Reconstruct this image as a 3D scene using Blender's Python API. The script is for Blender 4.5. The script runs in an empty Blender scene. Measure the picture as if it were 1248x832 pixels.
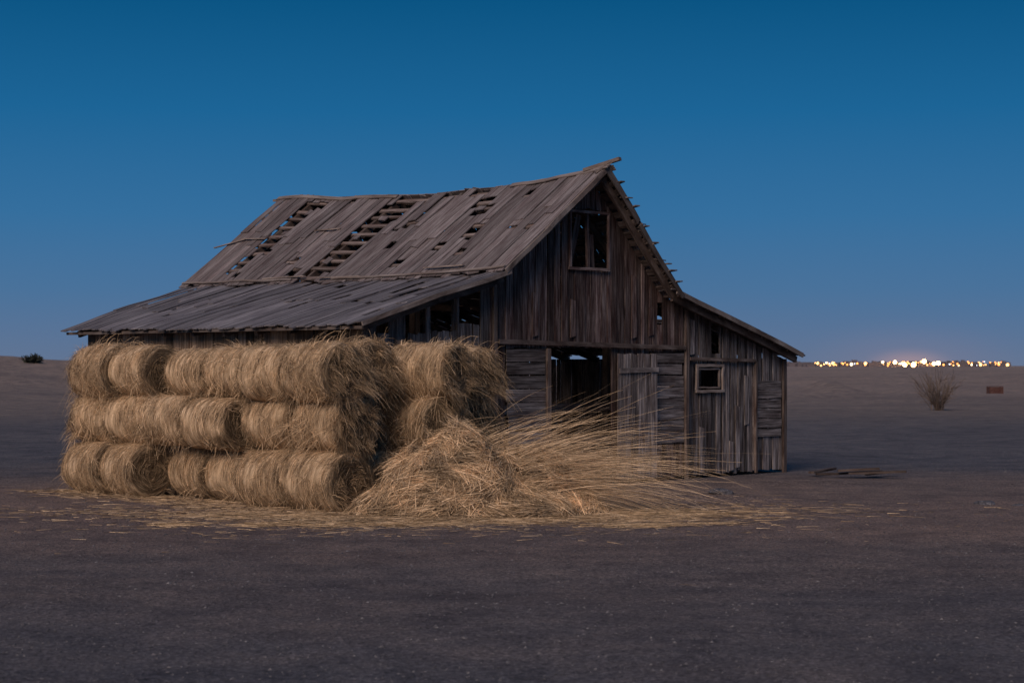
import bpy, math, random, bmesh
import numpy as np
from mathutils import Vector, noise, Matrix
random.seed(11); rng=np.random.default_rng(11)
sc=bpy.context.scene
U=random.uniform
# ---------------------------------------------------------------- utilities
def link(o,parent=None):
    sc.collection.objects.link(o)
    if parent: o.parent=parent
    return o
def empty(name):
    e=bpy.data.objects.new(name,None); e.empty_display_size=.3
    return link(e)
def mesh_arrays(name,verts,faces,uv=None,tint=None,flat=False):
    verts=np.asarray(verts,dtype=np.float32); faces=np.asarray(faces,dtype=np.int32)
    k=faces.shape[1]; me=bpy.data.meshes.new(name)
    me.vertices.add(len(verts)); me.vertices.foreach_set("co",verts.ravel())
    me.loops.add(faces.size); me.loops.foreach_set("vertex_index",faces.ravel())
    me.polygons.add(len(faces))
    me.polygons.foreach_set("loop_start",np.arange(0,faces.size,k,dtype=np.int32))
    me.polygons.foreach_set("loop_total",np.full(len(faces),k,dtype=np.int32))
    if uv is not None:
        l=me.uv_layers.new(name="UVMap"); l.data.foreach_set("uv",np.asarray(uv,dtype=np.float32)[faces.ravel()].ravel())
    me.update(calc_edges=True)
    if tint is not None:
        a=me.attributes.new("tint",'FLOAT','POINT'); a.data.foreach_set("value",np.asarray(tint,dtype=np.float32))
    if flat: me.polygons.foreach_set("use_smooth",[False]*len(faces))
    return me
class MB:
    """plank builder: every piece is a closed board, uv = (across, along)"""
    def __init__(s): s.v=[];s.f=[];s.uv=[];s.t=[]
    def strip(s,Ls,Rs,T,tint=None):
        if tint is None: tint=U(.6,1.25)
        n=len(Ls); b=len(s.v); T=Vector(T)
        ou,ov=U(0,50),U(0,50); al=0
        for i in range(n):
            if i: al+=(Ls[i]-Ls[i-1]).length
            w=(Rs[i]-Ls[i]).length
            for p,uu in ((Ls[i],0),(Rs[i],w),(Rs[i]+T,w+.01),(Ls[i]+T,-.01)):
                s.v.append(tuple(p)); s.uv.append((ou+uu,ov+al)); s.t.append(tint)
        for i in range(n-1):
            a=b+4*i
            for j in range(4):
                s.f.append((a+j,a+(j+1)%4,a+4+(j+1)%4,a+4+j))
        s.f.append((b+3,b+2,b+1,b)); e=b+4*(n-1); s.f.append((e,e+1,e+2,e+3))
    def beam(s,p0,p1,w,h,tint=None,up=Vector((0,0,1)),jit=0,segs=1):
        p0=Vector(p0);p1=Vector(p1); d=(p1-p0).normalized()
        sd=d.cross(up)
        if sd.length<1e-3: sd=d.cross(Vector((1,0,0)))
        sd.normalize(); n=sd.cross(d).normalized()
        Ls=[];Rs=[]
        for i in range(segs+1):
            c=p0.lerp(p1,i/segs)+n*(U(-jit,jit))-n*h/2+sd*U(-jit,jit)
            Ls.append(c-sd*w/2);Rs.append(c+sd*w/2)
        s.strip(Ls,Rs,n*h,tint)
    def obj(s,name,mat,parent=None):
        me=mesh_arrays(name,s.v,s.f,s.uv,s.t,flat=True); me.materials.append(mat)
        return link(bpy.data.objects.new(name,me),parent)
def newmat(name):
    m=bpy.data.materials.new(name); m.use_nodes=True; nt=m.node_tree; nt.nodes.clear()
    o=nt.nodes.new("ShaderNodeOutputMaterial"); b=nt.nodes.new("ShaderNodeBsdfPrincipled")
    nt.links.new(b.outputs[0],o.inputs[0]); b.inputs["Specular IOR Level"].default_value=.15
    b.inputs["Roughness"].default_value=.85
    return m,nt,b
def N(nt,t,**kw):
    n=nt.nodes.new(t)
    for k,v in kw.items():
        if k in n.inputs: n.inputs[k].default_value=v
        else: setattr(n,k,v)
    return n
def ramp(nt,stops,src=None):
    r=nt.nodes.new("ShaderNodeValToRGB"); e=r.color_ramp.elements
    while len(e)<len(stops): e.new(.5)
    for i,(p,c) in enumerate(stops):
        e[i].position=p; e[i].color=(*c,1)
    if src is not None: nt.links.new(src,r.inputs[0])
    return r
def mixc(nt,mode,fac,a,b):
    m=nt.nodes.new("ShaderNodeMix"); m.data_type='RGBA'; m.blend_type=mode
    for s,x in ((m.inputs[0],fac),(m.inputs[6],a),(m.inputs[7],b)):
        if hasattr(x,"links"): nt.links.new(x,s)
        elif isinstance(x,(int,float)): s.default_value=x
        else: s.default_value=(*x,1)
    return m.outputs[2]
def tintcol(nt):
    at=N(nt,"ShaderNodeAttribute",attribute_name="tint")
    tc=nt.nodes.new("ShaderNodeCombineColor")
    for i in range(3): nt.links.new(at.outputs["Fac"],tc.inputs[i])
    return tc.outputs[0]
def wood_mat(name,dark,mid,light,stain,sc1=34,w=(.38,.64)):
    m,nt,b=newmat(name)
    uv=N(nt,"ShaderNodeUVMap",uv_map="UVMap")
    mp=N(nt,"ShaderNodeMapping"); mp.inputs["Scale"].default_value=(sc1,1.3,1)
    nt.links.new(uv.outputs[0],mp.inputs[0])
    g=N(nt,"ShaderNodeTexNoise",Scale=1.0,Detail=7.0,Roughness=.68,Distortion=.4); nt.links.new(mp.outputs[0],g.inputs[0])
    r=ramp(nt,[(.34,dark),(.47,mid),(.64,light)],g.outputs[0])
    mp2=N(nt,"ShaderNodeMapping"); mp2.inputs["Scale"].default_value=(6,1.1,1)
    nt.links.new(uv.outputs[0],mp2.inputs[0])
    g2=N(nt,"ShaderNodeTexNoise",Scale=1.0,Detail=5.0,Roughness=.65); nt.links.new(mp2.outputs[0],g2.inputs[0])
    r2=ramp(nt,[(w[0],(0,0,0)),(w[1],(1,1,1))],g2.outputs[0])
    c=mixc(nt,'MIX',r2.outputs[0],r.outputs[0],mixc(nt,'MULTIPLY',1.0,r.outputs[0],stain))
    c=mixc(nt,'MULTIPLY',1.0,c,tintcol(nt))
    nt.links.new(c,b.inputs["Base Color"])
    bp=N(nt,"ShaderNodeBump",Strength=.6,Distance=.008); nt.links.new(g.outputs[0],bp.inputs["Height"])
    nt.links.new(bp.outputs[0],b.inputs["Normal"])
    return m
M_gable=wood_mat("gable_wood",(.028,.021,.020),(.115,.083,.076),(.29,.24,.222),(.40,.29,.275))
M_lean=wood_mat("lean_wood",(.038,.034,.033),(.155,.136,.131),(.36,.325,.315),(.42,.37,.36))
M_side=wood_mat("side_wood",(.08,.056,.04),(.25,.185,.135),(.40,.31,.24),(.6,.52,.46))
M_roof=wood_mat("roof_wood",(.09,.073,.070),(.205,.178,.174),(.32,.29,.288),(.60,.53,.53))
M_roof2=wood_mat("lean_roof_wood",(.08,.075,.08),(.185,.173,.182),(.29,.277,.292),(.6,.58,.61))
M_dark=wood_mat("beam_wood",(.03,.023,.02),(.10,.079,.07),(.19,.16,.145),(.6,.5,.47))
M_trim=wood_mat("trim_wood",(.08,.064,.056),(.2,.168,.152),(.33,.292,.27),(.65,.59,.56))
# ---------------------------------------------------------------- barn frame
D=Vector((.696,.718,0)).normalized(); S=Vector((-.718,.696,0)).normalized(); Z=Vector((0,0,1))
O=Vector((-2.438,29.84,0))
def B(u,t,z): return O+D*u+S*t+Z*z
prof=[(-.39,2.875),(2.92,3.84),(5.52,5.80),(7.59,3.64),(11.58,2.42)]
def lin(pts,u):
    for (a,za),(b,zb) in zip(pts,pts[1:]):
        if u<=b: return za+(zb-za)*(u-a)/(b-a)
    (a,za),(b,zb)=pts[-2:]; return za+(zb-za)*(u-a)/(b-a)
TOP=lambda u: lin(prof,u)-.10
barn=empty("wooden_barn")
TB=7.9
def boards(mb,u0,u1,topf,botf,openings,P,th,wr=(.13,.24),gap=.012,tintf=None,skip=0.0,ends=.02):
    cuts=sorted({u0,u1}|{o[0] for o in openings if u0<o[0]<u1}|{o[1] for o in openings if u0<o[1]<u1})
    for a,b in zip(cuts,cuts[1:]):
        n=max(1,round((b-a)/U(*wr))); xs=[a+(b-a)*i/n+(U(-.03,.03) if 0<i<n else 0) for i in range(n+1)]
        for x0,x1 in zip(xs,xs[1:]):
            if random.random()<skip: continue
            c=(x0+x1)/2; g=gap*random.choice((U(.2,.8),U(.2,.8),U(.8,2.0)))
            lo=botf(c)+U(-.02,.05)
            segs=[(lo,99)]
            for o in openings:
                if o[0]<c<o[1]:
                    ns=[]
                    for (p,q) in segs:
                        if o[3]<=p or o[2]>=q: ns.append((p,q));continue
                        if o[2]>p+.05: ns.append((p,o[2]))
                        if o[3]<q-.05: ns.append((o[3],q))
                    segs=ns
            tn=(tintf(c) if tintf else 1)*random.choice((U(.4,.8),U(.75,1.25),U(1,1.7)))
            off=th.normalized()*U(-.014,.014); le=U(-.012,.012)
            for p,q in segs:
                ql,qr=(topf(x0),topf(x1)) if q==99 else (q+U(-ends,ends),q+U(-ends,ends))
                if min(ql,qr)<=p+.04: continue
                pl,pr=p+U(-ends,ends),p+U(-ends,ends)
                m=4; Ls=[];Rs=[]
                for i in range(m+1):
                    k=i/m
                    Ls.append(P(x0+g/2+le*k+U(-.004,.004),pl+(ql-pl)*k)+off); Rs.append(P(x1-g/2+le*k+U(-.004,.004),pr+(qr-pr)*k)+off)
                mb.strip(Ls,Rs,th,tn)
ops=[(4.95,6.03,3.95,5.05),(4.43,6.15,-1,2.52),(8.60,9.49,1.67,2.22),(9.15,9.42,2.42,3.0),
     (7.50,7.63,2.98,3.38),(1.0,1.45,2.72,99),(1.55,2.15,2.78,99),(2.2,2.72,2.9,99),(.35,.6,2.72,99),
     (3.34,4.32,1.1,2.5),(7.25,8.25,.75,2.45),(10.6,11.4,.78,1.87)]
ops=[(a,b,c,(TOP((a+b)/2)+1 if d==99 else d)) for a,b,c,d in ops]
mb=MB(); Pf=lambda u,z: B(u,0,z)
boards(mb,2.95,8.28,lambda u:TOP(u),lambda u:.04,ops,Pf,S*.025,wr=(.12,.22),gap=.018)
for (u,z0,z1) in ((4.0,2.7,3.5),(6.7,2.7,3.9),(5.0,2.7,3.4),(7.2,2.75,3.3)):
    mb.strip([B(u,-.03,z0),B(u+.01,-.03,z1)],[B(u+.14,-.03,z0+.03),B(u+.14,-.03,z1-.04)],S*.016,U(.9,1.6))
mb.obj("gable_wall",M_gable,barn)
mb=MB()
boards(mb,0,2.95,lambda u:TOP(u),lambda u:.04,ops,Pf,S*.025,gap=.02)
boards(mb,8.28,11.55,lambda u:TOP(u),lambda u:.05,ops,Pf,S*.025,wr=(.10,.2),gap=.018)
for (u,z0,z1) in ((8.75,.1,1.0),(9.9,.15,1.4),(10.2,1.0,2.0),(8.45,2.4,3.1),(9.7,.1,.7)):
    mb.strip([B(u,-.03,z0),B(u,-.03,z1)],[B(u+.13,-.03,z0+.02),B(u+.13,-.03,z1-.03)],S*.016,U(1.2,1.7))
mb.obj("lean_to_front_wall",M_lean,barn)
mb=MB()
def hpatch(u0,u1,z0,z1,n,t=-.035):
    h=(z1-z0)/n
    for i in range(n):
        a=z0+h*i+U(.0,.012); b=z0+h*(i+1)-U(.0,.02)
        e0,e1=U(-.03,.03),U(-.03,.03); tt=t+U(-.012,.012); sl=U(-.012,.012)
        m=3
        A=[B(u0+e0+(u1+e1-u0-e0)*k/m,tt,a+sl*k/m) for k in range(m+1)]; C=[B(u0+e0+(u1+e1-u0-e0)*k/m,tt,b+sl*k/m+U(-.006,.006)) for k in range(m+1)]
        mb.strip(A,C,S*.02,random.choice((U(.5,.8),U(.8,1.1),U(1.0,1.4))))
hpatch(3.36,4.34,1.08,2.5,6); hpatch(3.36,4.34,.05,1.04,4,t=-.03)
hpatch(7.27,8.22,.72,2.45,8); hpatch(10.58,11.42,.74,1.9,6)
mb.obj("patched_boards",M_lean,barn)
mb=MB()
def vpost(u,z0,z1,w=.12,t=-.06,d=.05,tint=None): mb.beam(B(u,t,z0),B(u,t,z1),w,d,tint,up=S,jit=.006,segs=3)
def hbeam(u0,z0,u1,z1,h=.12,t=-.07,d=.05,tint=None): mb.beam(B(u0,t,z0),B(u1,t,z1),d,h,tint,up=Z,jit=.006,segs=4)
vpost(3.02,.0,3.55,.09,tint=1.1); vpost(4.38,0,2.5,.09,tint=1.3); vpost(8.3,.0,3.3,.09,tint=1.2); vpost(11.5,0,2.33,.1,tint=1.0)
hbeam(3.1,2.61,8.24,2.54,.08,tint=1.1); hbeam(8.38,2.33,10.5,2.3,.06,tint=1.6)
vpost(10.52,.03,2.28,.05,tint=1.3)
vpost(.04,0,2.75,.12)
vpost(1.5,2.6,3.28,.08,t=.08);vpost(2.17,2.6,3.45,.08,t=.08)
mb.obj("posts_and_beams",M_dark,barn)
mb=MB()
def frame(u0,u1,z0,z1,w,t=-.045,tint=1):
    hbeam(u0-w,z0-w/2,u1+w,z0-w/2,w,t,.04,tint); hbeam(u0-w,z1+w/2,u1+w,z1+w/2,w,t,.04,tint)
    vpost(u0-w/2,z0,z1,w,t,.04,tint); vpost(u1+w/2,z0,z1,w,t,.04,tint)
frame(8.66,9.43,1.72,2.17,.055,tint=1.3); frame(8.72,9.37,1.78,2.11,.03,t=-.01,tint=1.2)
mb.obj("window_frame",M_trim,barn)
mb=MB(); frame(4.99,5.99,3.98,4.97,.05,tint=1.3); vpost(5.5,3.97,4.98,.06,t=.02,tint=1.0)
mb.beam(B(5.1,.1,3.95),B(5.35,.1,4.95),.13,.02,.7,up=S); mb.beam(B(5.75,.12,3.95),B(5.7,.12,4.6),.12,.02,.7,up=S)
mb.obj("gable_window_frame",M_gable,barn)
mb=MB()
for i in range(6):
    a=6.2+i*.18; ta=-.12-.05*i/5
    mb.strip([B(a,ta,.08+U(-.02,.03)),B(a,ta,2.42+U(-.03,.02))],[B(a+.165,ta-.008,.08+U(-.02,.03)),B(a+.165,ta-.008,2.42+U(-.03,.02))],S*.022,U(.7,1.4))
for z in (.45,2.1): mb.beam(B(6.2,-.16,z),B(7.27,-.2,z+.02),.02,.09,1.1)
mb.obj("barn_door",M_lean,barn)
mb=MB()
boards(mb,.02,TB,lambda t:2.93-.08,lambda t:.02,[],lambda t,z:B(0,t,z),D*.025,gap=.015)
mb.obj("side_wall",M_side,barn)
mb=MB()
boards(mb,.02,TB,lambda t:2.34,lambda t:.02,[(3,3.8,1.2,1.9)],lambda t,z:B(11.53,t,z),-D*.025,gap=.012)
mb.obj("far_side_wall",M_lean,barn)
mb=MB()
boards(mb,.02,11.5,lambda u:TOP(u),lambda t:.02,[],lambda u,z:B(u,TB,z),-S*.025,gap=.012)
mb.obj("back_wall",M_gable,barn)
mb=MB()
for t in (1.9,3.9,5.9,7.7):
    for u in (2.95,8.2): mb.beam(B(u,t,0),B(u,t,TOP(u)-.2),.14,.14,.7,up=S)
    mb.beam(B(2.95,t,3.55),B(8.2,t,3.4),.1,.14,.7)
for u in (2.95,7.8): mb.beam(B(u,.05,3.55),B(u,TB,3.5),.1,.14,.8)
mb.beam(B(3,1.5,1.35),B(8,1.5,1.4),.05,.16,2.8); mb.beam(B(3,1.5,.8),B(8,1.5,.75),.05,.14,2.3)
mb.beam(B(4.6,1.0,0),B(5.5,1.2,1.9),.05,.1,2.0)
mb.obj("interior_frame",M_dark,barn)
# ---------------------------------------------------------------- roofs
T0,T1=-.45,8.82
def sag(t):
    k=(t-T0)/(T1-T0); k=min(max(k,0),1); return .23*(math.sin(math.pi*k**.75))
def surf(a,b,fa,fb,off=0):
    (ua,za),(ub,zb)=a,b; nrm=(-(zb-za)*1.0,(ub-ua)); l=math.hypot(*nrm); nu,nz=nrm[0]/l,nrm[1]/l
    if nz<0: nu,nz=-nu,-nz
    def f(t,v,h=0):
        s=fa*sag(t)*(1-v)+fb*sag(t)*v+.05*noise.noise(Vector((t*.8,v*2,off)))
        return B(ua+(ub-ua)*v+nu*h, t, za+(zb-za)*v-s+nz*h)
    f.n=(D*nu+Z*nz); return f
RL=surf((5.52,5.80),(2.85,3.82),1,.25,1); RR=surf((5.52,5.80),(7.62,3.60),1,.25,2)
LL=surf((3.0,3.81),(-.39,2.875),.25,.2,3); LR=surf((7.5,3.60),(11.58,2.42),.25,.05,4)
def roof(name,R,mat,holes,t0,t1f,wr=(.15,.24),brk=(.35,.65),small=.12,ext=.0,ej=.03):
    mb=MB(); t=t0
    while t<t1f(0)-.02:
        w=U(*wr); ta,tb=t+.006,t+w-U(.004,.016); c=(ta+tb)/2; t+=w
        k=(c-t0)/(t1f(0)-t0)
        b=U(*brk); pcs=[(-.004,b+.02,.02),(b-.02,1+U(-.012,ej)+ext,0)]
        if random.random()<.45: pcs=[(-.004,1+U(-.012,ej),0)]
        skew=(t1f(1)-t1f(0))*max(0,(k-.6)/.4)
        hs=[(h[2]+U(-.035,.035),h[3]+U(-.035,.035)) for h in holes if h[0]<c<h[1]]
        if random.random()<small:
            q=U(.1,.9); hs.append((q,q+U(.03,.08)))
        for (p,q,h0) in pcs:
            segs=[(p,q)]
            for (x,y) in hs:
                ns=[]
                for (m,n) in segs:
                    if y<=m or x>=n: ns.append((m,n)); continue
                    if x>m+.03: ns.append((m,x))
                    if y<n-.03: ns.append((y,n))
                segs=ns
            tn=random.choice((U(.65,.9),U(.85,1.1),U(.95,1.25)))
            for (m,n) in segs:
                num=max(2,int((n-m)/.12)); Ls=[];Rs=[]; tw=U(-.006,.006); hh=h0+U(0,.010)
                e=[U(-.012,.012) for _ in range(4)]
                for i in range(num+1):
                    v=m+(n-m)*i/num; vl=v+(e[0] if i==0 else e[1] if i==num else 0); vr=v+(e[2] if i==0 else e[3] if i==num else 0)
                    Ls.append(R(ta+skew*v,vl,hh+tw)); Rs.append(R(tb+skew*v,vr,hh-tw))
                mb.strip(Ls,Rs,R.n*.02,tn)
    return mb.obj(name,mat,barn)
hl=[(4.0,5.0,-.02,.09),(4.2,5.15,.10,.29),(4.4,5.2,.31,.5),(4.5,5.2,.51,.74),(4.45,5.25,.76,.9),(4.7,5.3,.91,1.1),(5.4,5.7,.84,.94),
    (7.1,7.85,.03,.16),(7.25,7.85,.18,.43),(7.25,7.8,.45,.63),(7.35,7.85,.65,.84),(8.3,8.5,.85,1.1),(6.3,6.6,-.02,.05),(5.6,5.8,-.02,.06),
    (2.4,2.9,-.02,.1),(1.9,2.4,.09,.22),(1.85,2.15,.24,.34),(3.2,3.7,-.02,.09),(6.8,7.0,-.02,.05),(1.4,1.7,.46,.58),(2.0,2.3,.6,.7),(3.4,3.75,.57,.67),(3.55,3.8,.33,.41),
    (.0,.25,.54,.61),(.45,.65,.5,.57),(5.9,6.2,.7,.79),(1.1,1.3,.1,.16),(2.7,2.95,.8,.88)]
roof("main_roof",RL,M_roof,hl,T0,lambda v:T1,small=.10)
hr=[(2.5,2.8,.06,.4),(3.3,3.5,.02,.2),(4.3,4.7,.03,.45),(5.2,5.4,.1,.4),(7.2,7.6,.05,.4)]
roof("main_roof_far_slope",RR,M_roof,hr,T0,lambda v:T1,ext=.02,small=.0,ej=.06)
hll=[(.1,.3,.08,.42),(.55,.75,.3,.6),(1.0,1.2,.12,.38),(1.6,1.75,.1,.3),(2.3,2.5,.3,.5),(3.3,3.45,.1,.22),(4.6,4.9,-.02,.08),(2.9,3.05,.5,.66),(.05,.2,.7,.86)]
roof("lean_to_roof",LL,M_roof2,hll,T0,lambda v:8.75-.65*v,wr=(.14,.22))
roof("far_lean_to_roof",LR,M_roof2,[(.7,1.5,.22,.42)],T0,lambda v:8.4,wr=(.14,.22),small=.03)
mb=MB()
def rafters(R,ts,v0,v1,w=.07,h=.12,dz=-.16):
    for t in ts:
        n=4; Ls=[R(t-w/2,v0+(v1-v0)*i/n,dz) for i in range(n+1)]; Rs=[R(t+w/2,v0+(v1-v0)*i/n,dz) for i in range(n+1)]
        mb.strip(Ls,Rs,R.n*h,U(.7,1.1))
def purlins(R,vs,t0,t1,w=.03,h=.035,dz=-.04,ti=(.9,1.6)):
    for v in vs:
        v+=U(-.012,.012); n=14; a,b=t0+U(0.05,.1),t1+U(-.1,.1)
        Ls=[R(a+(b-a)*i/n,v-w/2,dz) for i in range(n+1)]; Rs=[R(a+(b-a)*i/n,v+w/2,dz) for i in range(n+1)]
        mb.strip(Ls,Rs,R.n*h,U(*ti))
rt=[-.3+i*.9 for i in range(11)]
rafters(RL,[t for t in rt if t<T1],.0,1.0); rafters(RR,[t for t in rt if t<T1],.0,1.03)
rafters(LL,[t for t in rt if t<8],.02,.97); rafters(LR,[t for t in rt if t<8.3],.02,1.0)
purlins(RL,[.06+i*.097 for i in range(10)],T0,T1,w=.026,ti=(1.4,2.2)); purlins(RR,[.05+i*.075 for i in range(13)],T0,T1,w=.04,h=.05,dz=-.055)
purlins(LL,[.06+i*.11 for i in range(9)],T0,8.0,w=.02); purlins(LR,[.06+i*.11 for i in range(9)],T0,8.3,w=.02)
mb.obj("roof_timbers",M_dark,barn)
mb=MB()
def along(R,v,t0,t1,w,h,dz,n=16,tint=None,j=.01):
    Ls=[];Rs=[]
    for i in range(n+1):
        t=t0+(t1-t0)*i/n; dd=dz+U(-j,j)*.5
        Ls.append(R(t,v-w,dd));Rs.append(R(t,v+w,dd))
    mb.strip(Ls,Rs,R.n*h,tint)
along(RL,.02,T0-.1,1.9,.018,.02,.045,tint=1.2); along(RL,.02,5.1,T1+.1,.018,.02,.047,tint=1.05)
along(RR,.02,T0-.1,T1,.02,.02,.045,tint=1.0)
along(RL,.985,T0,4.1,.008,.02,.042,tint=1.2); along(RL,.985,5.3,T1,.008,.02,.042,tint=1.1)
def rake(R,t,w,h,dz,v0,v1,tint,n=6):
    Ls=[R(t-w/2,v0+(v1-v0)*i/n,dz+U(-.008,.008)) for i in range(n+1)]; Rs=[R(t+w/2,v0+(v1-v0)*i/n,dz) for i in range(n+1)]
    mb.strip(Ls,Rs,R.n*h,tint)
rake(RL,T0-.02,.03,.09,-.07,-.02,.62,1.2);rake(RL,T0-.03,.03,.08,-.065,.58,1.0,1.0); rake(LL,T0-.02,.03,.07,-.05,0,1.0,1.0); rake(LR,T0-.02,.03,.09,-.06,.0,1.0,.8)
rake(RR,T0-.02,.03,.12,-.10,-.02,.42,.6); rake(RR,T0-.03,.03,.10,-.10,.44,1.04,.5)
mb.beam(B(5.45,T0+.5,5.76),B(5.62,T0-.22,5.93),.1,.06,1.0)
mb.beam(B(5.3,T0+.1,5.68),B(5.66,T0-.12,5.95),.07,.04,1.2)
mb.beam(B(5.55,T1-.6,5.72),B(5.5,T1+.3,5.77),.1,.05,1.0)
mb.beam(B(-.36,T0,2.80),B(-.36,8.05,2.80),.03,.05,.6)
for (t,v,a,l) in ((8.1,.5,.0,.8),(6.0,.4,.03,.7),(8.75,.5,.1,.7),(3.9,.975,.0,1.2),(5.6,.95,.02,1.2),(1.2,.93,.0,1.0)):
    mb.beam(RL(t-l/2,v,.06),RL(t+l/2,v+a,.07),.06,.02,1.4)
v=.1
while v<1.0:
    vv=v+U(-.02,.02); mb.beam(RR(T0+.3,vv,.03+U(0,.02)),RR(T0-U(.02,.13),vv+U(-.03,.04),.03+U(-.02,.04)),U(.1,.24),.02,U(.5,1.2))
    v+=U(.035,.11)
mb.obj("ridge_and_trim",M_trim,barn)
# ---------------------------------------------------------------- ground
def gauss(x,y,cx,cy,sx,sy): return math.exp(-((x-cx)/sx)**2/2-((y-cy)/sy)**2/2)
def ss(a,b,x):
    k=min(max((x-a)/(b-a),0),1); return k*k*(3-2*k)
def H(x,y):
    r=math.hypot(x,y-24)
    h=.05*noise.noise(Vector((x*.35,y*.35,0)))*ss(9,14,math.hypot(x-2,y-34)) if r<80 else 0
    k=ss(45,160,r)
    h+=k*(.5*noise.noise(Vector((x/22,y/30,3)))+.7*noise.noise(Vector((x/90,y/140,7))))
    h+=ss(60,110,r)*.6*abs(noise.noise(Vector((x/7,y/11,5))))
    h+=1.9*gauss(x,y,-52,165,13,22)+2.5*gauss(x,y,-85,175,26,22)+1.3*gauss(x,y,-33,190,12,20)
    h+=1.35*gauss(x,y,25.7,150,1.6,4)+1.0*gauss(x,y,48,260,9,12)+1.6*gauss(x,y,90,420,30,30)
    h+=.12*gauss(x,y,3.4,30.3,.6,.35)+.08*gauss(x,y,2.6,31.5,.9,.4)+.07*gauss(x,y,5.2,34.5,1.2,.4)
    if r>800: h-=.4
    return h
rings=[0.5*1.038**i for i in range(258)]; NA=640
gv=[(0,24,H(0,24))]
for r in rings:
    for j in range(NA):
        a=2*math.pi*j/NA; x=r*math.cos(a); y=24+r*math.sin(a); gv.append((x,y,H(x,y)))
q=[]
for i in range(len(rings)-1):
    a0=1+i*NA; b0=a0+NA
    for j in range(NA):
        k=(j+1)%NA; q.append((a0+j,b0+j,b0+k,a0+k))
for j in range(0,NA,2):
    q.append((0,1+j,1+(j+1)%NA,1+(j+2)%NA))
me=mesh_arrays("ground",gv,q); me.polygons.foreach_set("use_smooth",[True]*len(q))
m,nt,b=newmat("dirt")
tc=N(nt,"ShaderNodeTexCoord"); P=tc.outputs["Object"]
sep=N(nt,"ShaderNodeSeparateXYZ"); nt.links.new(P,sep.inputs[0])
def nzs(scale3,**kw):
    mp=N(nt,"ShaderNodeMapping"); mp.inputs["Scale"].default_value=scale3; nt.links.new(P,mp.inputs[0])
    n_=N(nt,"ShaderNodeTexNoise",**kw); nt.links.new(mp.outputs[0],n_.inputs[0]); return n_
nz=nzs((.16,.22,1),Scale=1.0,Detail=8.0,Roughness=.65)
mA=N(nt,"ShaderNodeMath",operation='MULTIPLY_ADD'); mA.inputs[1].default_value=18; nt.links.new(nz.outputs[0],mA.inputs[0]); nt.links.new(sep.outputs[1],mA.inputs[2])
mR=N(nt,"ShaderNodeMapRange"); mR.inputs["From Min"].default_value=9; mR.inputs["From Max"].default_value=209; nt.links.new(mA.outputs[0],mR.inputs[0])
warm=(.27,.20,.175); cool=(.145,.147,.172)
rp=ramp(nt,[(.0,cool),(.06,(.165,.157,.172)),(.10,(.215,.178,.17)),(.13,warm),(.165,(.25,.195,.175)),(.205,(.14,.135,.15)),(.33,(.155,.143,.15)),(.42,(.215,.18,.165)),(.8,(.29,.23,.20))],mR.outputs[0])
n2=nzs((1,1,1),Scale=22.0,Detail=9.0,Roughness=.9)
n3=nzs((1,1.0,1),Scale=1.1,Detail=10.0,Roughness=.75)
n4=nzs((.05,.12,1),Scale=1.0,Detail=8.0,Roughness=.7)
vo=N(nt,"ShaderNodeTexVoronoi",Scale=32.0); nt.links.new(P,vo.inputs[0])
r2=ramp(nt,[(.38,(.30,.30,.32)),(.5,(.9,.9,.9)),(.62,(1.6,1.57,1.53))],n2.outputs[0])
r3=ramp(nt,[(.36,(.58,.59,.63)),(.5,(.94,.94,.94)),(.62,(1.22,1.18,1.12))],n3.outputs[0])
r4=ramp(nt,[(.36,(.75,.76,.79)),(.5,(.97,.97,.97)),(.64,(1.12,1.09,1.05))],n4.outputs[0])
rv=ramp(nt,[(0,(.45,.45,.45)),(.8,(1,1,1)),(1,(1.5,1.47,1.43))],vo.outputs["Color"])
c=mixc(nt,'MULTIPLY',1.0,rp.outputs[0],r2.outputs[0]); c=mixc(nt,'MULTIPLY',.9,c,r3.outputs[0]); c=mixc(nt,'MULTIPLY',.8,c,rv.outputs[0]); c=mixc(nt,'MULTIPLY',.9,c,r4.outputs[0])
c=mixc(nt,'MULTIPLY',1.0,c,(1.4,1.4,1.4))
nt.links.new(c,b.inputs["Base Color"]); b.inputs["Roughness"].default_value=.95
ad=N(nt,"ShaderNodeMath",operation='ADD'); nt.links.new(n2.outputs[0],ad.inputs[0]); nt.links.new(vo.outputs["Distance"],ad.inputs[1])
bp=N(nt,"ShaderNodeBump",Strength=1.0,Distance=.03); nt.links.new(ad.outputs[0],bp.inputs["Height"])
bp2=N(nt,"ShaderNodeBump",Strength=.8,Distance=.15); nt.links.new(n3.outputs[0],bp2.inputs["Height"]); nt.links.new(bp.outputs[0],bp2.inputs["Normal"])
nt.links.new(bp2.outputs[0],b.inputs["Normal"])
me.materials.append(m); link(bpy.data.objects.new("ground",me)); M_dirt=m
n=34000
yy=9+(rng.random(n)**1.4)*34; xx=(rng.random(n)-.5)*(yy*.75+4)
keep=~((np.abs(xx-2)<6)&(yy>30)); xx=xx[keep];yy=yy[keep]; n=len(xx)
base=np.array([(1,0,0),(0,1,0),(-1,0,0),(0,-1,0),(0,0,.6),(0,0,-.5)],dtype=float)
tri=np.array([(0,1,4),(1,2,4),(2,3,4),(3,0,4),(1,0,5),(2,1,5),(3,2,5),(0,3,5)])
sz=.006+.012*rng.random(n)**3+.010*(rng.random(n)<.01)
ang=rng.random(n)*6.28
v=base[None]*(sz[:,None,None])*(1+.5*(rng.random((n,6,3))-.5)); v[:,:,0]*=1.3
ca,sa=np.cos(ang)[:,None],np.sin(ang)[:,None]
vx=v[:,:,0]*ca-v[:,:,1]*sa; vy=v[:,:,0]*sa+v[:,:,1]*ca
hz=np.array([H(a,b_) for a,b_ in zip(xx,yy)])
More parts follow.
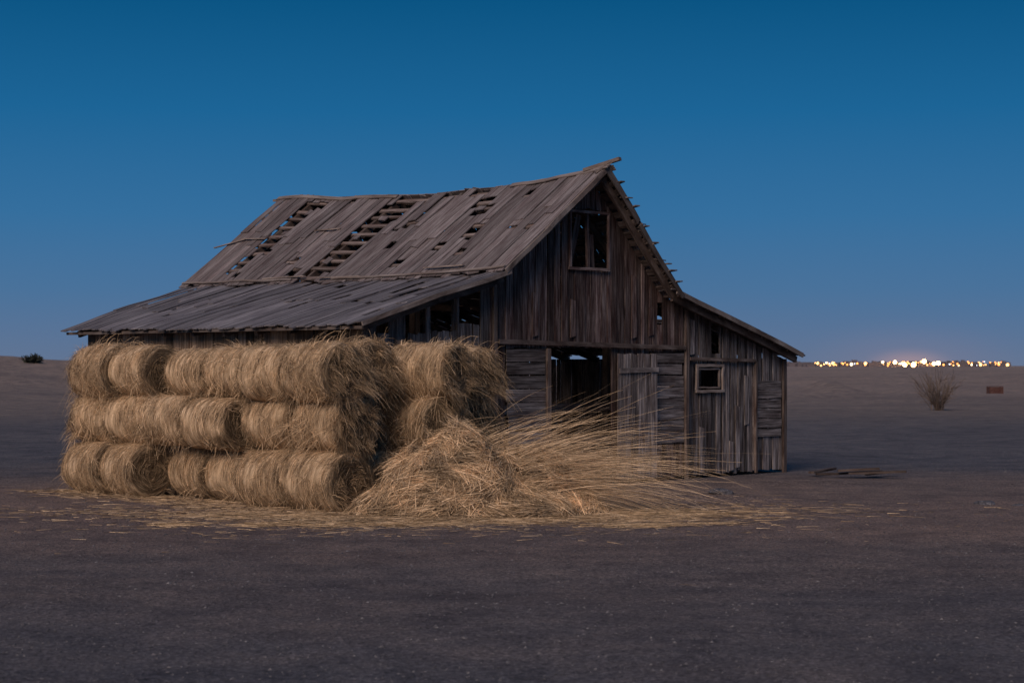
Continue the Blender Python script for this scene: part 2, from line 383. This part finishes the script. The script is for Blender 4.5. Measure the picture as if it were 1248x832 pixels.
V=np.stack([vx+xx[:,None],vy+yy[:,None],v[:,:,2]+hz[:,None]+.002],axis=2).reshape(-1,3)
Fc=(tri[None]+6*np.arange(n)[:,None,None]).reshape(-1,3)
me=mesh_arrays("gravel",V,Fc,tint=np.repeat(rng.random(n),6),flat=True)
m,nt,b=newmat("stone"); at=N(nt,"ShaderNodeAttribute",attribute_name="tint")
r=ramp(nt,[(0,(.05,.05,.056)),(.7,(.13,.125,.135)),(1,(.21,.20,.20))],at.outputs["Fac"]); nt.links.new(r.outputs[0],b.inputs["Base Color"])
me.materials.append(m); link(bpy.data.objects.new("gravel",me))
# ---------------------------------------------------------------- straw
m,nt,b=newmat("straw")
uv=N(nt,"ShaderNodeUVMap",uv_map="UVMap"); mp=N(nt,"ShaderNodeMapping"); mp.inputs["Scale"].default_value=(80,4,1); nt.links.new(uv.outputs[0],mp.inputs[0])
g=N(nt,"ShaderNodeTexNoise",Scale=1.0,Detail=5.0,Roughness=.7,Distortion=.6); nt.links.new(mp.outputs[0],g.inputs[0])
r=ramp(nt,[(.28,(.145,.09,.05)),(.48,(.49,.345,.205)),(.66,(.84,.64,.425))],g.outputs[0])
c=mixc(nt,'MULTIPLY',1.0,r.outputs[0],tintcol(nt)); nt.links.new(c,b.inputs["Base Color"])
bp=N(nt,"ShaderNodeBump",Strength=.8,Distance=.02); nt.links.new(g.outputs[0],bp.inputs["Height"]); nt.links.new(bp.outputs[0],b.inputs["Normal"])
b.inputs["Roughness"].default_value=.7; M_straw=m
def norm(a): return a/np.maximum(np.linalg.norm(a,axis=-1,keepdims=True),1e-6)
def nz3(P_,s,o=0): return np.array([noise.noise(Vector((a[0]*s+o,a[1]*s,a[2]*s))) for a in P_])
def blades(p,d,L,bend,w,tint,segs=3):
    n=len(p); d=norm(d); side=norm(np.cross(d,rng.normal(size=(n,3))))
    s=np.linspace(0,1,segs+1)
    c=p[:,None]+d[:,None]*(L[:,None]*s)[:,:,None]+bend[:,None]*(L[:,None]*s**2)[:,:,None]
    ww=(w[:,None]*(1-.6*s))[:,:,None]*side[:,None]*.5
    v=np.stack([c-ww,c+ww],axis=2).reshape(-1,3)
    k=2*(segs+1); f=[]
    for i in range(segs): f.append((2*i,2*i+1,2*i+3,2*i+2))
    f=(np.array(f)[None]+k*np.arange(n)[:,None,None]).reshape(-1,4)
    ou=rng.random((n,2))*50
    uvb=np.repeat(ou[:,None],k,axis=1); uvb[:,:,1]+=np.repeat(s,2)[None]*L[:,None]; uvb=uvb.reshape(-1,2)
    return v,f,uvb,np.repeat(tint,k)
def merge(parts):
    V=[];Fq=[];UVs=[];T=[];o=0
    for v,f,uv_,t in parts:
        V.append(v);Fq.append(f+o);UVs.append(uv_);T.append(t);o+=len(v)
    return np.concatenate(V),np.concatenate(Fq),np.concatenate(UVs),np.concatenate(T)
def bale_mesh(seed,L=1.12,R=.45,messy=0.0):
    NT=56; prof_=[]
    for x in np.linspace(-L/2,L/2,34):
        e=min(1,(L/2-abs(x))/.09); prof_.append((x,R*(1-.13*(1-e)**2)))
    prof_=[(-L/2-.01,R*.80),(-L/2-.00,R*.6),(-L/2+.015,R*.3),(-L/2+.03,.01)][::-1]+prof_+[(L/2+.01,R*.80),(L/2+.0,R*.6),(L/2-.015,R*.3),(L/2-.03,.01)]
    V=[];UVc=[];T=[]
    for i,(x,r0) in enumerate(prof_):
        for j in range(NT):
            th=2*math.pi*j/NT
            nn=noise.noise(Vector((x*2.2+seed*9,math.cos(th)*1.3,math.sin(th)*1.3)))
            n2_=noise.noise(Vector((x*12+seed*5,math.cos(th)*1.5,math.sin(th)*1.5)))
            gr=max(0,1-abs(((x+.56)/.28)%1-.5)/.08)
            rr=r0*(1+.08*nn+.04*n2_-.03*gr)
            V.append((x+.03*nn,rr*math.cos(th),rr*math.sin(th)))
            endk=i<4 or i>=len(prof_)-4
            UVc.append((x*(1 if not endk else .2)+ (r0 if endk else 0)+seed*7,th*R*1.0)); T.append((.25 if endk else .9+.55*n2_+.25*nn-.3*gr))
    f=[]
    for i in range(len(prof_)-1):
        for j in range(NT):
            k=(j+1)%NT; f.append((i*NT+j,i*NT+k,(i+1)*NT+k,(i+1)*NT+j))
    parts=[(np.array(V),np.array(f),np.array(UVc),np.array(T))]
    n=2600; th=rng.random(n)*6.283; x=(rng.random(n)-.5)*L*.98
    rad=np.stack([np.zeros(n),np.cos(th),np.sin(th)],1); circ=np.stack([np.zeros(n),-np.sin(th),np.cos(th)],1)
    ph=rng.normal(size=n)*(.20+.45*messy); sg=np.sign(rng.random(n)-.5)
    X3=np.stack([x,0*x,0*x],1); nzv=nz3(np.stack([x*4,np.cos(th)*.5,np.sin(th)*.5],1),3,seed)
    p=rad*(R*(1.0+.05*nzv+.015*rng.random(n)))[:,None]+X3
    lift=np.abs(rng.normal(size=n))*(.04+.16*messy)
    d=circ*(sg*np.cos(ph))[:,None]+np.stack([np.sin(ph),0*x,0*x],1)+rad*lift[:,None]
    Ls=.08+.26*rng.random(n); bend=-rad*(Ls/(2*R)*.97)[:,None]
    parts.append(blades(p,d,Ls,bend,.003+.005*rng.random(n),(.5+1.0*rng.random(n))*(1+.9*nzv),3))
    n=int(420+1300*messy); th=rng.random(n)*6.283; x=(rng.random(n)-.5)*L
    rad=np.stack([np.zeros(n),np.cos(th),np.sin(th)],1); X3=np.stack([x,0*x,0*x],1)
    p=rad*R+X3; cl=np.stack([nz3(p,3.5,k*11+seed) for k in range(3)],1)
    d=rad*.6+cl*2.4+rng.normal(size=(n,3))*.5; Ls=(.06+(.17+.26*messy)*rng.random(n))*(1+np.clip(cl[:,0]*1.5,-.5,1))
    bend=np.tile([0,0,-.5],(n,1)); parts.append(blades(p,d,Ls,bend,.003+.005*rng.random(n),(.55+1.0*rng.random(n))*(1+.8*cl[:,1]),3))
    for sgn in (-1,1):
        n=int(1000+1300*messy); rr=R*np.sqrt(rng.random(n))*.99; th=rng.random(n)*6.283
        p=np.stack([np.full(n,sgn*(L/2-.04)),rr*np.cos(th),rr*np.sin(th)],1)
        rad=np.stack([0*th,np.cos(th),np.sin(th)],1)
        cl=np.stack([nz3(p,5,k*7+seed*3+sgn) for k in range(3)],1)
        d=np.tile([sgn*(.55+.4*messy),0,0],(n,1))+rad*(.3)*(rr/R)[:,None]+cl*2.9+rng.normal(size=(n,3))*.28
        Ls=(.06+.15*rng.random(n))*(1+1.0*messy); bend=np.tile([0,0,-.35-.35*messy],(n,1))
        tn=(.2+1.0*rng.random(n))*np.clip(1+1.9*cl[:,2],.25,1.7)
        parts.append(blades(p,d,Ls,bend,.003+.005*rng.random(n),tn,3))
        n=1100; rr=R*np.sqrt(rng.random(n)); th=rng.random(n)*6.283
        rad=np.stack([0*th,np.cos(th),np.sin(th)],1); circ=np.stack([0*th,-np.sin(th),np.cos(th)],1)
        p=rad*rr[:,None]+np.stack([sgn*(L/2-.02+.03*rng.random(n)),0*th,0*th],1)
        d=circ+rng.normal(size=(n,3))*.3; Ls=.08+.16*rng.random(n); bend=-rad*(Ls/(2*np.maximum(rr,.12)))[:,None]*.8
        parts.append(blades(p,d,Ls,bend,.003+.005*rng.random(n),.15+.65*rng.random(n),3))
    v,f,u_,t_=merge(parts); t_=np.clip(t_,.1,1.6); me=mesh_arrays("hay_bale",v,f,u_,t_); me.materials.append(M_straw); return me
normal_b=[bale_mesh(i+1,messy=.05*i) for i in range(4)]; messy_b=[bale_mesh(i+11,messy=m_) for i,m_ in enumerate((.4,.65,.9))]
rotZ=math.atan2(S.y,S.x)
def bale(u,t,z,me,flip=False,yaw=0,roll=0,sc_=1,pitch=0):
    o=bpy.data.objects.new("hay_bale",me); o.location=B(u,t,z)
    o.rotation_euler=(roll,pitch,rotZ+yaw+(math.pi if flip else 0)); o.scale=(1,sc_,sc_); link(o); return o
for row in range(3):
    z=[.44,1.28,2.08][row]
    for i in range(6):
        grp=i//2
        u=-1.48+([-.10,.24,-.26],[.12,-.18,.06],[-.08,.18,-.04])[row][grp]+U(-.04,.04)
        t=-.97+i*1.10+[0,.18,.36][grp]+U(-.02,.02)+(0,.12,.02)[row]
        messy=(False if row==0 else (i in (0,3,5)) )
        if row==2: messy=i in (0,2,5)
        me=random.choice(messy_b[:2] if messy else normal_b)
        y=[.03,-.13,-.12][grp]*(1 if row==0 else -.6 if row==1 else .8)
        s_=U(.88,1.05) if row else U(.95,1.03)
        bale(u,t,z+U(-.02,.02),me,random.random()<.5,y+U(-.07,.07),U(-.5,.5),s_,U(-.04,.04))
for ci,(u,t,rows) in enumerate(((-.50,-.40,3),(.40,-1.10,3),(1.38,-.80,3))):
    for row in range(rows):
        z=[.45,1.28,2.1][row]
        bale(u+U(-.06,.06),t+[-.15,.1,-.05][row],z-(.06 if ci==2 else 0),messy_b[(ci+row)%3],row%2==0,U(-.25,.25),0,.98,U(-.12,.12))
for row in range(3):
    for k in (1,2): bale(-.56,-.40+k*1.2,[.45,1.28,2.05][row],normal_b[(row+k)%4],False,U(-.04,.04),0,.98)
# --- loose straw pile : uneven heaps
lobes=((-.85,27.4,1.3,1.05,1.14),(.30,27.75,.9,.8,.90),(-1.65,27.3,.75,.7,.42),(-.2,26.95,1.2,.6,.38),(.75,27.5,.7,.5,.35))
def pile_h(x,y):
    h=0
    for (cx,cy,rx,ry,hh) in lobes:
        q_=((x-cx)/rx)**2+((y-cy)/ry)**2
        if q_<1: h=max(h,hh*(1-q_)**.8)
    if h<=0: return 0
    return h*(1+.3*noise.noise(Vector((x*1.9,y*1.9,4)))+.12*noise.noise(Vector((x*5,y*5,2))))
x0,x1,y0,y1=-2.5,1.5,26.3,28.7; NX,NY=116,76; V=[];UVc=[];T=[]
for i in range(NX):
    for j in range(NY):
        x=x0+(x1-x0)*i/(NX-1); y=y0+(y1-y0)*j/(NY-1)
        V.append((x,y,pile_h(x,y)-.03+.02*noise.noise(Vector((x*9,y*9,1))))); UVc.append((x,y*3)); T.append(.4)
f=[(i*NY+j,(i+1)*NY+j,(i+1)*NY+j+1,i*NY+j+1) for i in range(NX-1) for j in range(NY-1)]
parts=[(np.array(V),np.array(f),np.array(UVc),np.array(T))]
n=26000; px=x0+(x1-x0)*rng.random(n); py=y0+(y1-y0)*rng.random(n)
pz=np.array([pile_h(a,b_) for a,b_ in zip(px,py)]); kk=pz>.03; px,py,pz=px[kk],py[kk],pz[kk]; n=len(px); eps=.06
hx=(np.array([pile_h(a+eps,b_) for a,b_ in zip(px,py)])-pz)/eps; hy=(np.array([pile_h(a,b_+eps) for a,b_ in zip(px,py)])-pz)/eps
hx=np.clip(hx,-3,3);hy=np.clip(hy,-3,3)
nrm=norm(np.stack([-hx,-hy,np.ones(n)],1))
P3=np.stack([px,py,pz],1); cl=nz3(P3,1.5,9); c2=nz3(P3,4,3)
az=cl*3.4+rng.normal(size=n)*.5+np.where(rng.random(n)<.35,0,math.pi)-.15
hd=np.stack([np.cos(az),np.sin(az),0*az],1); tang=norm(hd-nrm*(hd*nrm).sum(1)[:,None])
Ls=.15+.55*rng.random(n)**1.6
d=tang+nrm*(np.abs(rng.normal(size=n))*.16+.03)[:,None]; bend=-nrm*(Ls*.35)[:,None]+np.array([0,0,-.06])
parts.append(blades(P3-tang*Ls[:,None]*.4+nrm*.02,d,Ls,bend,.004+.007*rng.random(n),(.6+1.0*rng.random(n))*np.clip(1+1.1*c2,.4,1.4),4))
def flare(n,bx,by,bz0,bz1,sx,sy,e0,e1,L0,L1,w0=.003,w1=.004,t0=.75):
    k=rng.random(n); base_=np.stack([bx+rng.normal(size=n)*sx,by+rng.normal(size=n)*sy,bz0+(bz1-bz0)*k],1)
    el=e0+(e1-e0)*k+rng.normal(size=n)*.11; azr=rng.normal(size=n)*.25+.05
    d=np.stack([np.cos(azr)*np.cos(el),np.sin(azr),np.sin(el)],1); Ls=L0+(L1-L0)*rng.random(n)**1.6
    bend=np.stack([0*el,0*el,-.10-.22*rng.random(n)],1)
    parts.append(blades(base_,d,Ls,bend,w0+w1*rng.random(n),(t0+.9*rng.random(n)),7))
flare(800,.3,27.7,.1,.8,.3,.3,-.05,.35,.4,1.3)
flare(420,.1,27.7,.4,.95,.3,.25,.1,.52,.8,2.4)
flare(560,.4,27.7,.2,.75,.3,.25,.0,.3,1.2,2.9,t0=.9)
flare(160,-.4,27.5,.8,1.1,.35,.25,.15,.6,.6,1.9)
v,f,u_,t_=merge(parts); me=mesh_arrays("straw_pile",v,f,u_,t_); me.materials.append(M_straw); link(bpy.data.objects.new("straw_pile",me))
def litter(n,cx,cy,sx,sy,az0,azs,L0,L1):
    x=cx+rng.normal(size=n)*sx; y=cy+rng.normal(size=n)*sy
    z=np.array([H(a,b_) for a,b_ in zip(x,y)])+.008+.03*rng.random(n)**3
    az=az0+rng.normal(size=n)*azs; d=np.stack([np.cos(az),np.sin(az),rng.normal(size=n)*.03+.02],1)
    Ls=L0+(L1-L0)*rng.random(n)**2; bend=np.stack([rng.normal(size=n)*.1,rng.normal(size=n)*.1,0*az-.02],1)
    return blades(np.stack([x,y,z],1),d,Ls,bend,.004+.006*rng.random(n),.4+.85*rng.random(n),3)
parts=[litter(4200,-.6,26.45,1.5,.45,.1,.8,.12,.55),litter(1700,1.4,27.4,1.0,.5,.1,.6,.2,.7),
       litter(1300,-3.0,26.9,1.3,.45,-.15,.8,.12,.55),litter(800,-4.8,27.6,1.5,.7,0,.9,.1,.45),
       litter(620,-1.5,25.1,2.4,.8,0,.9,.08,.4),litter(620,2.8,28.3,1.5,.9,.1,.9,.1,.4),litter(360,0,26.5,6,2,0,1.2,.08,.3)]
for i in range(20):
    cx=U(-4.8,3.0); cy=U(25.2,27.2); parts.append(litter(int(U(80,300)),cx,cy,U(.15,.4),U(.08,.16),U(-.6,.6),.45,.15,.5))
for i in range(8):
    p=B(-2.0,-1.5+i*.95,0); parts.append(litter(330,p.x,p.y,.5,.25,2.4,.9,.1,.45))
v,f,u_,t_=merge(parts); me=mesh_arrays("loose_straw",v,f,u_,t_); me.materials.append(M_straw); link(bpy.data.objects.new("loose_straw",me))
# ---------------------------------------------------------------- small things
def stick_bush(name,cx,cy,h,w,n,col,leaf=0,spread=.75):
    z0=H(cx,cy)-.05
    p=np.tile([cx,cy,z0],(n,1)).astype(float)+rng.normal(size=(n,3))*[w*.06,w*.06,0]
    az=rng.random(n)*6.283; sp=.15+spread*rng.random(n)
    d=np.stack([np.cos(az)*sp*w/h,np.sin(az)*sp*w/h,np.ones(n)],1); Ls=h*(.5+.6*rng.random(n))
    parts=[blades(p,d,Ls,rng.normal(size=(n,3))*.12,np.full(n,.034*h),np.full(n,1.0),4)]
    dn=norm(d)
    for k in range(6):
        s=(.35+.6*rng.random(n)); q_=p+dn*(Ls*s)[:,None]; d2=dn+rng.normal(size=(n,3))*.55
        parts.append(blades(q_,d2,Ls*.4*(.5+rng.random(n)),rng.normal(size=(n,3))*.15,np.full(n,.018*h+leaf),.7+.6*rng.random(n),2))
    v,f,u_,t_=merge(parts); me=mesh_arrays(name,v,f,u_,t_)
    m,nt,b=newmat(name+"_mat")
    nt.links.new(mixc(nt,'MULTIPLY',1.0,tintcol(nt),col),b.inputs["Base Color"])
    me.materials.append(m); link(bpy.data.objects.new(name,me))
stick_bush("dry_bush",21.0,91,1.7,1.9,50,(.15,.115,.095),spread=.9)
stick_bush("desert_shrub",-42.0,162,.8,2.2,120,(.05,.055,.045),leaf=.16,spread=1.0)
e=empty("fallen_boards"); mb=MB()
for (x,y,l,a,z) in ((6.6,36.2,1.3,.05,.07),(7.1,35.9,1.1,-.25,.09),(6.2,36.9,.9,.9,.08),(7.3,36.5,.7,.3,.05),(6.75,36.0,.8,-.1,.14)):
    d=Vector((math.cos(a),math.sin(a),0)); p=Vector((x,y,z)); mb.beam(p-d*l/2,p+d*l/2+Z*.05,.13,.04,U(.6,1.1),jit=.01,segs=3)
mb.obj("boards",M_dark,e)
e=empty("rusty_crate"); mb=MB(); cx,cy=41.8,160; z0=H(cx,cy)
for i in range(3):
    for sy in (-.4,.4): mb.beam((cx-.5,cy+sy,z0+.12+i*.18),(cx+.5,cy+sy,z0+.12+i*.18),.05,.16,1)
    for sx in (-.52,.52): mb.beam((cx+sx,cy-.4,z0+.12+i*.18),(cx+sx,cy+.4,z0+.12+i*.18),.05,.16,1)
for sx in (-1,1):
    for sy in (-1,1): mb.beam((cx+sx*.57,cy+sy*.46,z0),(cx+sx*.57,cy+sy*.46,z0+.6),.08,.08,1)
mb.beam((cx-.59,cy,z0+.63),(cx+.59,cy,z0+.63),.95,.05,1)
M_rust=wood_mat("rust",(.05,.026,.022),(.10,.05,.042),(.14,.075,.062),(.7,.6,.6)); mb.obj("panels",M_rust,e)
for (x,y,s) in ((7.5,29.3,.12),(7.95,29.0,.06),(3.4,30.2,.13),(9.2,24.5,.05),(-9,26,.06)):
    me=bpy.data.meshes.new("rock")
    bm=bmesh.new(); bmesh.ops.create_icosphere(bm,subdivisions=3,radius=s)
    for v_ in bm.verts: v_.co*=1+.5*noise.noise(v_.co*8/s*.12+Vector((x,y,0))); v_.co.z*=.45; v_.co.x*=1.4
    bm.to_mesh(me); bm.free(); me.materials.append(M_dirt); o=bpy.data.objects.new("rock",me); o.location=(x,y,H(x,y)+s*.1); link(o)
# ---------------------------------------------------------------- distant town with lights
town=empty("distant_town"); mb=MB(); YT=3000.
def tx(px): return (px-624)/2253*YT
for i in range(80):
    px=U(958,1248) if i<60 else U(1040,1140); x=tx(px); w=U(6,24); h=U(3,8.5); y=YT+U(-60,150)
    c=Vector((x,y,0)); mb.strip([c+Vector((-w/2,0,-2)),c+Vector((-w/2,0,h))],[c+Vector((w/2,0,-2)),c+Vector((w/2,0,h))],Vector((0,12,0)),U(.6,1.3))
    if random.random()<.4: mb.strip([c+Vector((-w/5,3,h)),c+Vector((-w/5,3,h+U(1,3)))],[c+Vector((w/6,3,h)),c+Vector((w/6,3,h+2))],Vector((0,6,0)),1)
mt,nt,b=newmat("town_wall"); nzt=N(nt,"ShaderNodeTexNoise",Scale=.05); rr_=ramp(nt,[(.3,(.09,.085,.10)),(.7,(.2,.17,.18))],nzt.outputs[0]); nt.links.new(rr_.outputs[0],b.inputs["Base Color"])
mb.obj("buildings",mt,town)
def emis(name,col,st):
    m=bpy.data.materials.new(name); m.use_nodes=True; nt=m.node_tree; nt.nodes.clear()
    o=nt.nodes.new("ShaderNodeOutputMaterial"); e=nt.nodes.new("ShaderNodeEmission"); e.inputs[0].default_value=(*col,1); e.inputs[1].default_value=st
    nt.links.new(e.outputs[0],o.inputs[0]); m.cycles.emission_sampling='NONE'; return m
lm=[emis("lamp_orange",(1,.34,.08),5),emis("lamp_warm",(1,.47,.15),6),emis("lamp_white",(1,.75,.45),6),emis("lamp_cool",(.8,.85,1),3),emis("lamp_bright",(1,.5,.18),34)]
bms=[bmesh.new() for _ in lm]
def lamp(px,zz,r,k):
    bmesh.ops.create_icosphere(bms[k],subdivisions=1,radius=r,matrix=Matrix.Translation((tx(px),YT-80+U(-30,30),zz)))
for i in range(80):
    px=random.choice((U(968,1215),random.gauss(1100,26),random.gauss(1010,16),U(1140,1212)))
    lamp(px,U(1.5,8),U(.6,1.5),random.choice((0,0,0,1,1,1,2,3)))
for px in (1078,1092,1105,1112,1127,1128): lamp(px,U(3,9),U(2.3,4.0),4)
for px in (1206,1062,1008,1024,1178,985,1046): lamp(px,U(3,8),U(1.8,2.7),random.choice((1,2)))
for k,bm in enumerate(bms):
    me=bpy.data.meshes.new("lamps"); bm.to_mesh(me); bm.free(); me.materials.append(lm[k]); link(bpy.data.objects.new("lamps_%d"%k,me),town)
# ---------------------------------------------------------------- world + light
w=bpy.data.worlds.new("World"); sc.world=w; w.use_nodes=True; nt=w.node_tree; nt.nodes.clear()
out=nt.nodes.new("ShaderNodeOutputWorld"); bg=nt.nodes.new("ShaderNodeBackground"); nt.links.new(bg.outputs[0],out.inputs[0])
tc=nt.nodes.new("ShaderNodeTexCoord"); sp=nt.nodes.new("ShaderNodeSeparateXYZ"); nt.links.new(tc.outputs["Generated"],sp.inputs[0])
mr=nt.nodes.new("ShaderNodeMapRange"); mr.inputs[1].default_value=0; mr.inputs[2].default_value=.5; nt.links.new(sp.outputs[2],mr.inputs[0])
rp=ramp(nt,[(0,(.122,.174,.282)),(.03,(.102,.172,.302)),(.08,(.068,.168,.325)),(.16,(.036,.158,.340)),(.27,(.012,.128,.306)),(.39,(.003,.088,.225)),(1,(.006,.07,.18))],mr.outputs[0])
cd=Vector((tx(1108),YT,0)).normalized()
def glow(rad,col,src):
    sb=nt.nodes.new("ShaderNodeVectorMath"); sb.operation='SUBTRACT'; nt.links.new(tc.outputs["Generated"],sb.inputs[0]); sb.inputs[1].default_value=cd
    ml=nt.nodes.new("ShaderNodeVectorMath"); ml.operation='MULTIPLY'; nt.links.new(sb.outputs[0],ml.inputs[0]); ml.inputs[1].default_value=(1,1,2.6)
    dp=nt.nodes.new("ShaderNodeVectorMath"); dp.operation='LENGTH'; nt.links.new(ml.outputs[0],dp.inputs[0])
    gm=nt.nodes.new("ShaderNodeMapRange"); gm.inputs[1].default_value=0; gm.inputs[2].default_value=rad; gm.inputs[3].default_value=1; gm.inputs[4].default_value=0; gm.interpolation_type='SMOOTHERSTEP'; nt.links.new(dp.outputs["Value"],gm.inputs[0])
    return mixc(nt,'ADD',gm.outputs[0],src,col)
gl=glow(.08,(.04,.012,.0),rp.outputs[0]); gl=glow(.03,(.17,.065,.012),gl)
nt.links.new(gl,bg.inputs[0]); bg.inputs[1].default_value=1.0
sun=bpy.data.lights.new("sun","SUN"); sun.energy=2.3; sun.color=(1,.78,.645); sun.angle=math.radians(36)
so=link(bpy.data.objects.new("sun",sun)); el=math.radians(33); hd=Vector((-.42,-1,0)).normalized()
so.rotation_euler=(hd*math.cos(el)+Z*math.sin(el)).to_track_quat('Z','Y').to_euler()
# ---------------------------------------------------------------- camera
cam=bpy.data.cameras.new("camera"); co=link(bpy.data.objects.new("camera",cam)); sc.camera=co
co.location=(0,0,2.2); co.rotation_euler=(math.pi/2,0,0)
cam.sensor_width=36; cam.lens=36*2253/1248; cam.shift_y=29/1248; cam.clip_end=12000; cam.clip_start=.1
cam.dof.use_dof=True; cam.dof.focus_distance=31; cam.dof.aperture_fstop=2.8
sc.view_settings.view_transform='Standard'; sc.view_settings.look='None'; sc.view_settings.exposure=0
